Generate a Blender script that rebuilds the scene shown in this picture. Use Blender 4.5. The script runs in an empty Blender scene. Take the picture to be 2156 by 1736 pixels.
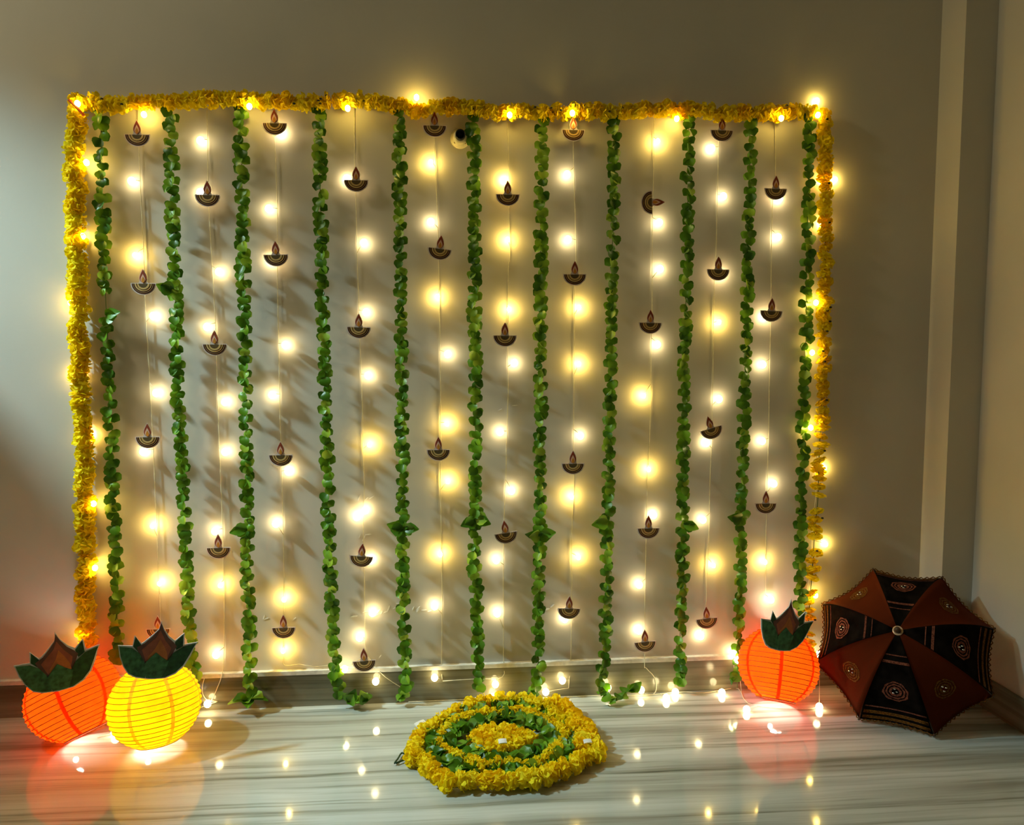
import bpy, math, random
from mathutils import Vector, Matrix
random.seed(7)
D = bpy.data
SC = bpy.context.scene
COL = SC.collection
PI = math.pi

# ------------------------------------------------------------------ camera
cd = D.cameras.new('camera'); cam = D.objects.new('camera', cd); COL.objects.link(cam)
cd.sensor_fit = 'HORIZONTAL'; cd.sensor_width = 36.0
cd.lens = 36.0 * 1600.0 / 2156.0
cd.clip_start = 0.02; cd.clip_end = 50
cam_r = Vector((0.99631300, -0.08579072, -0.00060682))
cam_u = Vector((0.00715477, 0.07603786, 0.99707926))
cam_f = Vector((0.08549401, 0.99340737, -0.07637132))
M = Matrix((cam_r, cam_u, -cam_f)).transposed().to_4x4(); M.translation = (0, -2.05, 0.95156)
cam.matrix_world = M
SC.camera = cam

# ------------------------------------------------------------------ world, lamps, exposure
SC.view_settings.view_transform = 'Standard'
try: SC.view_settings.look = 'None'
except Exception: pass
SC.view_settings.exposure = 0.0
SC.view_settings.gamma = 1.0
SC.view_settings.use_curve_mapping = False
w = D.worlds.new('room_air'); SC.world = w; w.use_nodes = True
w.node_tree.nodes['Background'].inputs['Color'].default_value = (0.67, 0.60, 0.27, 1)
w.node_tree.nodes['Background'].inputs['Strength'].default_value = 0.066

def lamp(name, kind, loc, aim, power, color, **kw):
    l = D.lights.new(name, kind); o = D.objects.new(name, l); COL.objects.link(o)
    o.location = loc
    o.rotation_euler = (Vector(aim) - Vector(loc)).to_track_quat('-Z', 'Y').to_euler()
    l.energy = power; l.color = color
    for k, v in kw.items(): setattr(l, k, v)
    return o
# cool downlight of the adjoining hall, high beside the wall
lamp('hall_downlight', 'SPOT', (-2.3, -0.50, 2.30), (-0.58, -0.20, 0.45), 330, (0.64, 0.94, 0.98),
     spot_size=math.radians(46), spot_blend=1.0, shadow_soft_size=0.075)

# warm fill lamp added out of view to brighten the upper wall
lamp('upper_wall_fill', 'POINT', (-1.95, -0.85, 2.60), (0, 0, 0), 38, (1.0, 0.90, 0.60), shadow_soft_size=0.14)

# ------------------------------------------------------------------ helpers
def tag(o, label=None, cat=None, group=None, kind=None):
    if label: o['label'] = label
    if cat: o['category'] = cat
    if group: o['group'] = group
    if kind: o['kind'] = kind
    return o

def empty(name, loc=(0, 0, 0)):
    o = D.objects.new(name, None); o.empty_display_size = 0.02; o.location = loc
    COL.objects.link(o); return o

def mesh_data(name, V, F, m=None, smooth=True):
    me = D.meshes.new(name); me.from_pydata([tuple(v) for v in V], [], F); me.update()
    if smooth:
        for p in me.polygons: p.use_smooth = True
    if m is not None: me.materials.append(m)
    return me

def link(name, me, parent=None, mat=None):
    o = D.objects.new(name, me); COL.objects.link(o)
    if parent is not None: o.parent = parent
    if mat is not None: o.matrix_local = mat
    return o

def obj(name, V, F, m, parent=None, smooth=False):
    """mesh given in world coordinates; kept at its parent's local frame"""
    if parent is not None:
        off = Vector((0, 0, 0)); p = parent
        while p is not None: off += Vector(p.location); p = p.parent
        V = [Vector(v) - off for v in V]
    return link(name, mesh_data(name, V, F, m, smooth), parent)

class MB:
    def __init__(s): s.V = []; s.F = []
    def add(s, V, F):
        b = len(s.V); s.V += [Vector(v) for v in V]; s.F += [tuple(i + b for i in f) for f in F]
    def box(s, a, b):
        x0, y0, z0 = a; x1, y1, z1 = b
        s.add([(x0,y0,z0),(x1,y0,z0),(x1,y1,z0),(x0,y1,z0),(x0,y0,z1),(x1,y0,z1),(x1,y1,z1),(x0,y1,z1)],
              [(0,3,2,1),(4,5,6,7),(0,1,5,4),(1,2,6,5),(2,3,7,6),(3,0,4,7)])
    def tube(s, P, r, n=6):
        P = [Vector(p) for p in P]; b = len(s.V); k = len(P)
        for i, p in enumerate(P):
            t = (P[min(i+1,k-1)] - P[max(i-1,0)]).normalized()
            a = t.orthogonal().normalized(); c = t.cross(a)
            ref = Vector((0,-1,0)) if abs(t.y) < 0.9 else Vector((1,0,0))
            a = (ref - t * ref.dot(t)).normalized(); c = t.cross(a)
            for j in range(n):
                an = 2*PI*j/n; s.V.append(p + a*math.cos(an)*r + c*math.sin(an)*r)
        for i in range(k-1):
            for j in range(n):
                s.F.append((b+i*n+j, b+i*n+(j+1)%n, b+(i+1)*n+(j+1)%n, b+(i+1)*n+j))
        s.F.append(tuple(b+j for j in reversed(range(n)))); s.F.append(tuple(b+(k-1)*n+j for j in range(n)))
    def lathe(s, prof, n=32, mat=None, cap=True):
        b = len(s.V); k = len(prof); mat = mat or Matrix()
        for r, z in prof:
            for j in range(n):
                an = 2*PI*j/n; s.V.append(mat @ Vector((r*math.cos(an), r*math.sin(an), z)))
        for i in range(k-1):
            for j in range(n):
                s.F.append((b+i*n+j, b+i*n+(j+1)%n, b+(i+1)*n+(j+1)%n, b+(i+1)*n+j))
        if cap:
            s.F.append(tuple(b+j for j in reversed(range(n)))); s.F.append(tuple(b+(k-1)*n+j for j in range(n)))
    def plate(s, pts, y, t, mat=None):
        """flat outline (x,z) extruded from y to y-t"""
        b = len(s.V); n = len(pts); mat = mat or Matrix()
        for yy in (y, y-t):
            for x, z in pts: s.V.append(mat @ Vector((x, yy, z)))
        s.F.append(tuple(b+i for i in range(n))); s.F.append(tuple(b+n+i for i in reversed(range(n))))
        for i in range(n):
            j = (i+1) % n; s.F.append((b+i, b+n+i, b+n+j, b+j))
    def out(s, name, m, parent=None, smooth=False): return obj(name, s.V, s.F, m, parent, smooth)

def resample(P, step):
    P = [Vector(p) for p in P]; out = []; carry = 0.0
    for a, b in zip(P, P[1:]):
        L = (b-a).length; d = carry
        while d < L:
            out.append((a + (b-a)*(d/L), (b-a).normalized())); d += step
        carry = d - L
    return out

def smooth_path(P, n=4):
    """Catmull-Rom through P"""
    P = [Vector(p) for p in P]; Q = [P[0]*2-P[1]] + P + [P[-1]*2-P[-2]]; out = []
    for i in range(1, len(Q)-2):
        a, b, c, d = Q[i-1:i+3]
        for k in range(n):
            t = k/n
            out.append(0.5*((2*b)+(c-a)*t+(2*a-5*b+4*c-d)*t*t+(3*b-a-3*c+d)*t**3))
    out.append(P[-1]); return out

def frame(xa, za, loc, scale=(1,1,1)):
    """matrix with local Y along xa (length) and local Z near za (normal)"""
    y = Vector(xa).normalized(); z = Vector(za); z = (z - y*z.dot(y))
    if z.length < 1e-4: z = y.orthogonal()
    z.normalize(); x = y.cross(z)
    m = Matrix((x*scale[0], y*scale[1], z*scale[2])).transposed().to_4x4(); m.translation = loc
    return m

# ------------------------------------------------------------------ materials
def nodes(name):
    m = D.materials.new(name); m.use_nodes = True; nt = m.node_tree
    return m, nt, nt.nodes['Principled BSDF']
def N(nt, t, **kw):
    n = nt.nodes.new(t)
    for k, v in kw.items(): setattr(n, k, v)
    return n
def ramp(nt, stops, fac=None):
    r = N(nt, 'ShaderNodeValToRGB'); e = r.color_ramp.elements
    e[0].position, e[0].color = stops[0][0], (*stops[0][1], 1)
    e[1].position, e[1].color = stops[-1][0], (*stops[-1][1], 1)
    for p, c in stops[1:-1]:
        x = e.new(p); x.color = (*c, 1)
    if fac is not None: nt.links.new(fac, r.inputs['Fac'])
    return r
def plain(name, c, rough=0.6, spec=0.3, grain=0.08, scale=60, metal=0.0):
    """principled with a little procedural tone variation"""
    m, nt, b = nodes(name)
    tc = N(nt, 'ShaderNodeTexCoord'); nz = N(nt, 'ShaderNodeTexNoise'); nz.inputs['Scale'].default_value = scale
    nt.links.new(tc.outputs['Object'], nz.inputs['Vector'])
    lo = tuple(max(0, x*(1-grain*2)) for x in c); hi = tuple(min(1, x*(1+grain*2)) for x in c)
    r = ramp(nt, [(0.3, lo), (0.7, hi)], nz.outputs['Fac'])
    nt.links.new(r.outputs['Color'], b.inputs['Base Color'])
    b.inputs['Roughness'].default_value = rough; b.inputs['Specular IOR Level'].default_value = spec
    b.inputs['Metallic'].default_value = metal
    return m
def emit(name, c, s):
    m = D.materials.new(name); m.use_nodes = True; nt = m.node_tree; nt.nodes.clear()
    e = N(nt, 'ShaderNodeEmission'); e.inputs['Color'].default_value = (*c, 1); e.inputs['Strength'].default_value = s
    o = N(nt, 'ShaderNodeOutputMaterial'); nt.links.new(e.outputs[0], o.inputs['Surface']); return m
def thin(name, c, trans=0.5, rough=0.5, var=None, spec=0.2, scale=40):
    """thin sheet (petal, leaf, paper): part reflected, part let through; var = tones picked per object"""
    m, nt, b = nodes(name)
    tl = N(nt, 'ShaderNodeBsdfTranslucent'); mx = N(nt, 'ShaderNodeMixShader'); mx.inputs['Fac'].default_value = trans
    if var:
        oi = N(nt, 'ShaderNodeObjectInfo')
        r = ramp(nt, var, oi.outputs['Random']); src = r.outputs['Color']
    else:
        tc = N(nt, 'ShaderNodeTexCoord'); nz = N(nt, 'ShaderNodeTexNoise'); nz.inputs['Scale'].default_value = scale
        nt.links.new(tc.outputs['Object'], nz.inputs['Vector'])
        r = ramp(nt, [(0.3, tuple(x*0.9 for x in c)), (0.7, tuple(min(1, x*1.08) for x in c))], nz.outputs['Fac']); src = r.outputs['Color']
    nt.links.new(src, b.inputs['Base Color']); nt.links.new(src, tl.inputs['Color'])
    b.inputs['Roughness'].default_value = rough; b.inputs['Specular IOR Level'].default_value = spec
    o = nt.nodes['Material Output']
    nt.links.new(b.outputs[0], mx.inputs[1]); nt.links.new(tl.outputs[0], mx.inputs[2]); nt.links.new(mx.outputs[0], o.inputs['Surface'])
    return m

def plaster():
    m, nt, b = nodes('painted_plaster')
    tc = N(nt, 'ShaderNodeTexCoord')
    a = N(nt, 'ShaderNodeTexNoise'); a.inputs['Scale'].default_value = 2.2; a.inputs['Detail'].default_value = 5
    nt.links.new(tc.outputs['Object'], a.inputs['Vector'])
    r = ramp(nt, [(0.3, (0.58, 0.54, 0.47)), (0.7, (0.65, 0.605, 0.53))], a.outputs['Fac'])
    nt.links.new(r.outputs['Color'], b.inputs['Base Color'])
    f = N(nt, 'ShaderNodeTexNoise'); f.inputs['Scale'].default_value = 160; f.inputs['Detail'].default_value = 3
    nt.links.new(tc.outputs['Object'], f.inputs['Vector'])
    bp = N(nt, 'ShaderNodeBump'); bp.inputs['Strength'].default_value = 0.08; bp.inputs['Distance'].default_value = 0.002
    nt.links.new(f.outputs['Fac'], bp.inputs['Height']); nt.links.new(bp.outputs['Normal'], b.inputs['Normal'])
    b.inputs['Roughness'].default_value = 0.75; b.inputs['Specular IOR Level'].default_value = 0.2
    return m

def marble(name, tilt, dark, base, light, offset=0.0, rough=0.07, across='Y'):
    """banded marble: long veins along X, narrow across"""
    m, nt, b = nodes(name)
    tc = N(nt, 'ShaderNodeTexCoord'); mp = N(nt, 'ShaderNodeMapping')
    nt.links.new(tc.outputs['Object'], mp.inputs['Vector'])
    mp.inputs['Rotation'].default_value = (0, tilt if across == 'Z' else 0, tilt if across == 'Y' else 0)
    mp.inputs['Location'].default_value = (offset, offset, offset)
    wob = N(nt, 'ShaderNodeTexNoise'); wob.inputs['Scale'].default_value = 1.7; wob.inputs['Detail'].default_value = 3
    nt.links.new(mp.outputs['Vector'], wob.inputs['Vector'])
    sc = N(nt, 'ShaderNodeVectorMath', operation='MULTIPLY_ADD')
    nt.links.new(wob.outputs['Color'], sc.inputs[0]); sc.inputs[1].default_value = (0, 0.035, 0.035)
    nt.links.new(mp.outputs['Vector'], sc.inputs[2])
    def bands(sx, sy, detail, rough_):
        k = N(nt, 'ShaderNodeVectorMath', operation='MULTIPLY')
        nt.links.new(sc.outputs[0], k.inputs[0])
        k.inputs[1].default_value = (sx, sy, 0.0) if across == 'Y' else (sx, 0.0, sy)
        n = N(nt, 'ShaderNodeTexNoise'); n.inputs['Scale'].default_value = 1.0; n.inputs['Detail'].default_value = detail
        n.inputs['Roughness'].default_value = rough_
        nt.links.new(k.outputs[0], n.inputs['Vector']); return n.outputs['Fac']
    broad = bands(0.5, 13, 4, 0.55); fine = bands(0.9, 42, 6, 0.65)
    r1 = ramp(nt, [(0.28, dark), (0.42, base), (0.60, light), (0.8, base)], broad)
    r2 = ramp(nt, [(0.30, (0.22, 0.21, 0.16)), (0.40, (0.70, 0.69, 0.63)), (0.5, (1, 1, 1)), (0.72, (0.86, 0.86, 0.82))], fine)
    mx = N(nt, 'ShaderNodeMixRGB', blend_type='MULTIPLY'); mx.inputs['Fac'].default_value = 1.0
    nt.links.new(r1.outputs['Color'], mx.inputs['Color1']); nt.links.new(r2.outputs['Color'], mx.inputs['Color2'])
    nt.links.new(mx.outputs['Color'], b.inputs['Base Color'])
    b.inputs['Roughness'].default_value = rough; b.inputs['Specular IOR Level'].default_value = 0.5
    return m

WALL = plaster()
FLOOR = marble('veined_marble', 0.015, (0.20, 0.19, 0.14), (0.42, 0.43, 0.385), (0.60, 0.63, 0.60))
SKIRT = marble('skirting_marble', 0.0, (0.075, 0.068, 0.036), (0.15, 0.138, 0.085), (0.27, 0.255, 0.18), 3.1, 0.12, 'Z')
SKIRT_SIDE = marble('skirting_marble_side', 0.0, (0.10, 0.09, 0.055), (0.20, 0.185, 0.13), (0.34, 0.33, 0.26), 5.1, 0.12, 'Z')
CAP = plain('skirting_white_edge', (0.72, 0.70, 0.64), 0.45)
FLAKE = plain('bare_white_plaster', (0.86, 0.85, 0.82), 0.8)
WIRE = plain('cream_wire', (0.74, 0.68, 0.50), 0.4)
BULB = {'w': emit('warm_white_bulb', (1.0, 0.80, 0.40), 22), 'y': emit('warm_yellow_bulb', (1.0, 0.68, 0.15), 135),
        'f': emit('warm_garland_bulb', (1.0, 0.70, 0.14), 70)}
PETAL = thin('marigold_petal', (1, 0.6, 0), 0.35, 0.7, [(0.0, (0.95, 0.67, 0.006)), (0.5, (0.97, 0.77, 0.010)), (1.0, (0.98, 0.84, 0.030))], 0.1)
CALYX = plain('dark_calyx', (0.030, 0.030, 0.012), 0.7)
LEAF = thin('garland_leaf', (0.1, 0.3, 0.03), 0.3, 0.38, [(0.0, (0.045, 0.14, 0.006)), (0.45, (0.095, 0.25, 0.008)), (0.8, (0.17, 0.36, 0.015)), (1.0, (0.36, 0.54, 0.05))], 0.45)
THREAD = plain('green_thread', (0.10, 0.16, 0.05), 0.7)
ORANGE = thin('orange_paper', (0.97, 0.085, 0.002), 0.6, 0.7, None, 0.1)
YELLOW = thin('yellow_paper', (0.97, 0.50, 0.002), 0.6, 0.7, None, 0.1)
INNER = emit('lantern_bulb', (1.0, 0.90, 0.72), 96)
SEAM_O = thin('orange_paper_seam', (0.97, 0.16, 0.01), 0.75, 0.7, None, 0.1)
SEAM_Y = thin('yellow_paper_seam', (0.98, 0.80, 0.25), 0.85, 0.7, None, 0.1)
RIBWIRE = plain('lantern_rib_wire', (0.30, 0.05, 0.008), 0.5)
RIBWIRE_Y = plain('lantern_rib_wire_yellow', (0.55, 0.36, 0.02), 0.5)
CARD_W = plain('white_card', (0.80, 0.82, 0.84), 0.6)
LEAF_PRINT = plain('printed_leaf_green', (0.05, 0.17, 0.07), 0.5, 0.3, 0.25, 90)
LEAF_PRINT2 = plain('printed_leaf_dark_green', (0.018, 0.075, 0.022), 0.5, 0.3, 0.25, 90)
NUT1 = plain('printed_coconut_edge', (0.16, 0.075, 0.06), 0.5)
NUT2 = plain('printed_coconut_red', (0.36, 0.11, 0.065), 0.5)
NUT3 = plain('printed_coconut_orange', (0.50, 0.17, 0.05), 0.5)
D_BACK = plain('diya_pale_card', (0.80, 0.66, 0.58), 0.6)
D_BOWL = plain('diya_dark_brown', (0.07, 0.017, 0.008), 0.55)
D_BAND = plain('diya_gold_band', (0.70, 0.45, 0.15), 0.5, 0.3, 0.2, 900)
D_DISC = plain('diya_olive_centre', (0.12, 0.075, 0.025), 0.5, 0.3, 0.4, 900)
D_FL1 = plain('diya_flame_red', (0.33, 0.055, 0.018), 0.55)
D_FL2 = plain('diya_flame_pink', (0.85, 0.52, 0.36), 0.55)
D_FL3 = plain('diya_flame_orange', (0.72, 0.28, 0.03), 0.55)
TAGM = plain('white_tag', (0.78, 0.80, 0.82), 0.3)
HOLDER_M = plain('cream_plastic', (0.72, 0.64, 0.36), 0.4)
BLACK = plain('black_socket', (0.008, 0.008, 0.007), 0.4)
STEM_M = plain('dark_green_wire', (0.02, 0.06, 0.025), 0.5)
U_BLACK = plain('black_cloth', (0.006, 0.004, 0.003), 0.9, 0.02, 0.3, 40)
U_ORANGE = thin('orange_cloth', (0.095, 0.013, 0.001), 0.25, 0.85, None, 0.1, 14)
U_GOLD = plain('gold_braid', (0.12, 0.042, 0.004), 0.6, 0.1, 0.35, 300)
U_ROSE = plain('rose_embroidery', (0.15, 0.045, 0.026), 0.7, 0.05, 0.3, 300)
U_SILVER = plain('mirror_sequin', (0.75, 0.72, 0.66), 0.15, 0.5, 0.1, 50, 0.9)
U_WOOD = plain('dark_umbrella_wood', (0.06, 0.03, 0.015), 0.5)
U_TIP = plain('umbrella_tip_brass', (0.65, 0.42, 0.26), 0.35, 0.5, 0.1, 60, 0.3)

# ------------------------------------------------------------------ measured positions in metres (x along the wall, y out of it, z up)
WIRES = [[(-0.7704,-0.006,1.5658),(-0.7717,-0.006,1.4685),(-0.7716,-0.006,1.3445),(-0.7698,-0.006,1.1676),(-0.7706,-0.006,1.0806),(-0.7676,-0.006,0.9343),(-0.7649,-0.006,0.7751),(-0.7638,-0.006,0.7054),(-0.7632,-0.006,0.5535),(-0.7617,-0.006,0.3177),(-0.7628,-0.006,0.2157)],[(-0.6016,-0.006,1.5713),(-0.6039,-0.006,1.458),(-0.6044,-0.006,1.3245),(-0.6004,-0.006,1.1788),(-0.597,-0.006,1.0337),(-0.5967,-0.006,0.8994),(-0.5965,-0.006,0.7412),(-0.5957,-0.006,0.6455),(-0.594,-0.006,0.4918),(-0.5956,-0.006,0.3943),(-0.5969,-0.006,0.2637),(-0.602,-0.006,0.1307),(-0.6053,-0.02,0.0922),(-0.616,-0.02,0.0638),(-0.6317,-0.02,0.0316),(-0.6431,-0.02,0.0216)],[(-0.4358,-0.006,1.5946),(-0.4355,-0.006,1.5092),(-0.4328,-0.006,1.3705),(-0.4345,-0.006,1.2472),(-0.4367,-0.006,1.1546),(-0.4379,-0.006,0.899),(-0.4384,-0.006,0.7724),(-0.4377,-0.006,0.6433),(-0.4374,-0.006,0.3904),(-0.4407,-0.006,0.2446),(-0.4444,-0.006,0.1395),(-0.4413,-0.006,0.1129),(-0.4034,-0.006,0.1142),(-0.3657,-0.006,0.1062),(-0.3276,-0.006,0.1088),(-0.3098,-0.006,0.1108)],[(-0.2323,-0.006,1.5846),(-0.2335,-0.006,1.4345),(-0.2323,-0.006,1.3582),(-0.2306,-0.006,1.1563),(-0.229,-0.006,1.1044),(-0.2273,-0.006,0.9774),(-0.2243,-0.006,0.8505),(-0.2225,-0.006,0.6404),(-0.2219,-0.006,0.5992),(-0.2262,-0.006,0.4842),(-0.2257,-0.006,0.3525),(-0.2259,-0.006,0.2525),(-0.2249,-0.006,0.1517),(-0.2063,-0.006,0.111),(-0.171,-0.02,0.0756),(-0.1073,-0.02,0.0304)],[(-0.0284,-0.006,1.5936),(-0.0279,-0.006,1.5127),(-0.0198,-0.006,1.2843),(-0.0181,-0.006,1.1903),(-0.0161,-0.006,0.9624),(-0.0164,-0.006,0.7689),(-0.0174,-0.006,0.6375),(-0.0173,-0.006,0.48),(-0.016,-0.006,0.3126),(-0.0188,-0.006,0.1096),(-0.0178,-0.02,0.0631)],[(0.1639,-0.006,1.5829),(0.1675,-0.006,1.4425),(0.1686,-0.006,1.3179),(0.1711,-0.006,1.2071),(0.166,-0.006,1.1758),(0.1645,-0.006,0.9623),(0.1656,-0.006,0.8485),(0.1603,-0.006,0.7014),(0.1603,-0.006,0.6585),(0.1536,-0.006,0.4962),(0.1521,-0.006,0.3759),(0.1517,-0.006,0.121),(0.148,-0.02,0.0649),(0.085,-0.02,0.0619),(-0.0166,-0.02,0.059)],[(0.3378,-0.006,1.591),(0.3397,-0.006,1.4879),(0.3443,-0.006,1.3554),(0.349,-0.006,1.214),(0.3456,-0.006,1.1255),(0.3456,-0.006,0.898),(0.3442,-0.006,0.6876),(0.3473,-0.006,0.6088),(0.3415,-0.006,0.4593),(0.3424,-0.006,0.2852),(0.3407,-0.006,0.1089),(0.3322,-0.02,0.0252)],[(0.5582,-0.006,1.6029),(0.5573,-0.006,1.5732),(0.5581,-0.006,1.4203),(0.5569,-0.006,1.3186),(0.5578,-0.006,1.1576),(0.5588,-0.006,1.0859),(0.5582,-0.006,0.939),(0.557,-0.006,0.7273),(0.552,-0.006,0.6058),(0.5505,-0.006,0.4105),(0.5495,-0.006,0.2793),(0.5469,-0.02,0.0936),(0.5512,-0.02,0.0756),(0.576,-0.02,0.0472),(0.582,-0.02,0.0126),(0.5705,-0.0277,-0.0)],[(0.738,-0.006,1.6002),(0.737,-0.006,1.5865),(0.7356,-0.006,1.4639),(0.7355,-0.006,1.3415),(0.734,-0.006,1.2218),(0.7316,-0.006,1.1409),(0.7321,-0.006,0.9818),(0.7329,-0.006,0.8115),(0.7326,-0.006,0.6911),(0.7302,-0.006,0.6031),(0.7304,-0.006,0.4592),(0.7272,-0.006,0.3412),(0.7254,-0.006,0.2222)],[(0.8926,-0.006,1.6017),(0.8918,-0.006,1.5816),(0.8958,-0.006,1.4342),(0.8901,-0.006,1.3438),(0.8918,-0.006,1.177),(0.8936,-0.006,1.1084),(0.894,-0.006,0.9386),(0.8958,-0.006,0.7667),(0.8955,-0.006,0.6195),(0.8958,-0.006,0.4476),(0.899,-0.006,0.2694)]]
BULBS = [[(-0.7888,-0.017,1.3879,'w'),(-0.7872,-0.018,1.2031,'y'),(-0.7476,-0.017,1.0498,'w'),(-0.7475,-0.017,0.8523,'w'),(-0.7867,-0.0125,0.699,'w'),(-0.7689,-0.018,0.5044,'y'),(-0.7562,-0.018,0.3507,'y')],[(-0.617,-0.017,1.4914,'w'),(-0.6224,-0.0125,1.3635,'w'),(-0.581,-0.017,1.1632,'w'),(-0.6149,-0.017,1.0223,'w'),(-0.5752,-0.017,0.828,'w'),(-0.5789,-0.017,0.6972,'w'),(-0.6105,-0.017,0.487,'w'),(-0.6011,-0.018,0.3414,'y'),(-0.6179,-0.017,0.1527,'w')],[(-0.4184,-0.0125,1.5173,'w'),(-0.4518,-0.017,1.3248,'w'),(-0.4524,-0.0125,1.194,'w'),(-0.418,-0.017,0.9759,'w'),(-0.455,-0.017,0.8459,'w'),(-0.4192,-0.0125,0.6428,'w'),(-0.4534,-0.017,0.5042,'w'),(-0.437,-0.018,0.2981,'y'),(-0.4428,-0.018,0.1574,'y')],[(-0.2538,-0.0125,1.4049,'w'),(-0.2122,-0.017,1.241,'w'),(-0.2088,-0.017,1.0617,'w'),(-0.2063,-0.017,0.8961,'w'),(-0.2052,-0.018,0.712,'y'),(-0.242,-0.017,0.518,'w'),(-0.2192,-0.017,0.5356,'w'),(-0.2066,-0.0125,0.3983,'w'),(-0.2044,-0.017,0.2543,'w'),(-0.2397,-0.017,0.1869,'w'),(-0.2798,-0.031,0.107,'w'),(-0.1969,-0.031,0.0695,'w')],[(-0.0368,-0.018,1.4501,'y'),(-0.0382,-0.017,1.297,'w'),(-0.0224,-0.018,1.1034,'y'),(0.004,-0.017,0.9522,'w'),(0.0002,-0.018,0.766,'y'),(0.0016,-0.018,0.6107,'y'),(-0.0203,-0.018,0.411,'y'),(-0.0369,-0.017,0.2677,'w'),(-0.0383,-0.031,0.074,'w')],[(0.1556,-0.0125,1.4113,'y'),(0.1638,-0.018,1.2539,'y'),(0.1674,-0.018,1.0707,'y'),(0.1814,-0.017,0.928,'w'),(0.1428,-0.017,0.7429,'w'),(0.1735,-0.017,0.5819,'w'),(0.1318,-0.017,0.3913,'w'),(0.1341,-0.017,0.2427,'w'),(0.1275,-0.031,0.0489,'w'),(0.1209,-0.031,0.0128,'w')],[(0.3217,-0.017,1.4257,'w'),(0.3251,-0.017,1.256,'w'),(0.3554,-0.018,1.0766,'y'),(0.3564,-0.018,0.9252,'y'),(0.3617,-0.017,0.7304,'w'),(0.3389,-0.018,0.5624,'y'),(0.3583,-0.018,0.3941,'y'),(0.3217,-0.0125,0.2192,'w'),(0.313,-0.031,0.0525,'w'),(0.2668,-0.031,0.0218,'w')],[(0.5651,-0.018,1.5169,'y'),(0.5723,-0.017,1.3043,'w'),(0.5767,-0.017,1.1807,'w'),(0.5718,-0.017,0.9777,'w'),(0.5351,-0.018,0.8382,'y'),(0.5524,-0.018,0.6354,'y'),(0.569,-0.0125,0.5069,'w'),(0.53,-0.017,0.3118,'w'),(0.5315,-0.0125,0.18,'w')],[(0.7141,-0.0125,1.5031,'w'),(0.7479,-0.017,1.3762,'w'),(0.75,-0.0125,1.1674,'w'),(0.7427,-0.018,1.0385,'y'),(0.7474,-0.017,0.8279,'w'),(0.7164,-0.0125,0.7066,'w'),(0.7082,-0.017,0.4918,'w'),(0.7403,-0.018,0.362,'y'),(0.7092,-0.0125,0.1577,'w')],[(0.9066,-0.0125,1.3734,'w'),(0.9033,-0.017,1.2694,'w'),(0.8733,-0.0125,1.0534,'w'),(0.8693,-0.017,0.923,'w'),(0.8733,-0.017,0.7108,'w'),(0.9093,-0.017,0.5902,'w'),(0.8899,-0.018,0.3678,'y'),(0.9098,-0.017,0.2589,'w')]]
FRAME_BULBS = [[(-0.8942,-0.056,1.5628,'f'),(-0.8904,-0.03,1.4284,'s'),(-0.9071,-0.03,1.2474,'s'),(-0.9427,-0.03,1.0817,'s'),(-0.9476,-0.009,0.8981,'b'),(-0.9189,-0.009,0.7446,'b'),(-0.9086,-0.03,0.5684,'s'),(-0.9119,-0.03,0.4001,'s'),(-0.9548,-0.03,0.2208,'s')],[(-0.748,-0.03,1.5485,'s'),(-0.4844,-0.056,1.5669,'f'),(-0.2431,-0.056,1.5687,'f'),(-0.0716,-0.03,1.6086,'s'),(0.166,-0.056,1.5628,'f'),(0.3284,-0.056,1.5718,'f'),(0.6122,-0.03,1.5724,'s'),(0.8867,-0.056,1.5727,'f')],[(1.0063,-0.009,1.6363,'b'),(0.9998,-0.03,1.5921,'s'),(1.0264,-0.009,1.4271,'b'),(1.0642,-0.009,1.4278,'b'),(1.0301,-0.009,1.3095,'b'),(1.01,-0.03,1.0918,'s'),(1.0034,-0.03,0.9556,'s'),(1.0057,-0.03,0.748,'s'),(1.0586,-0.009,0.6312,'b'),(1.0698,-0.009,0.4132,'b'),(1.0342,-0.03,0.272,'s')]]
FLOOR_BULBS = [(0.4405,-0.034,0.0286),(0.5347,-0.034,0.018),(0.5968,-0.0672,0.009),(0.6322,-0.0347,0.009),(0.7609,-0.049,0.009),(0.8041,-0.02,0.1078),(0.81,-0.034,0.094),(0.7894,-0.1545,0.009),(0.99,-0.1556,0.009),(1.0472,-0.034,0.1021)]
LEFT_BULBS = [(-0.6387,-0.034,0.0267),(-0.8334,-0.1357,0.009)]
FLOOR_WIRE = [(-0.1103,-0.018,0.003),(-0.0858,-0.018,0.003),(-0.0197,-0.018,0.003),(0.0588,-0.018,0.003),(0.1365,-0.0315,0.003),(0.2016,-0.0372,0.003),(0.3087,-0.0261,0.003),(0.4023,-0.0254,0.003),(0.4669,-0.037,0.003),(0.5209,-0.0358,0.003),(0.5902,-0.0299,0.003),(0.6602,-0.024,0.003),(0.7115,-0.0345,0.003),(0.7712,-0.0215,0.003),(0.8216,-0.0167,0.003),(0.8125,-0.1077,0.003),(0.8841,-0.142,0.003),(0.9578,-0.154,0.003),(0.9963,-0.1435,0.003)]
LEFT_WIRE = [(-0.6496,-0.02,0.0899),(-0.6552,-0.02,0.0679),(-0.6535,-0.02,0.0443),(-0.6392,-0.02,0.028),(-0.6171,-0.02,0.0258),(-0.6432,-0.02,0.0177),(-0.6853,-0.0322,0.003),(-0.7301,-0.1426,0.003),(-0.7865,-0.1449,0.003),(-0.8367,-0.1285,0.003),(-0.8709,-0.147,0.003)]
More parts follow.
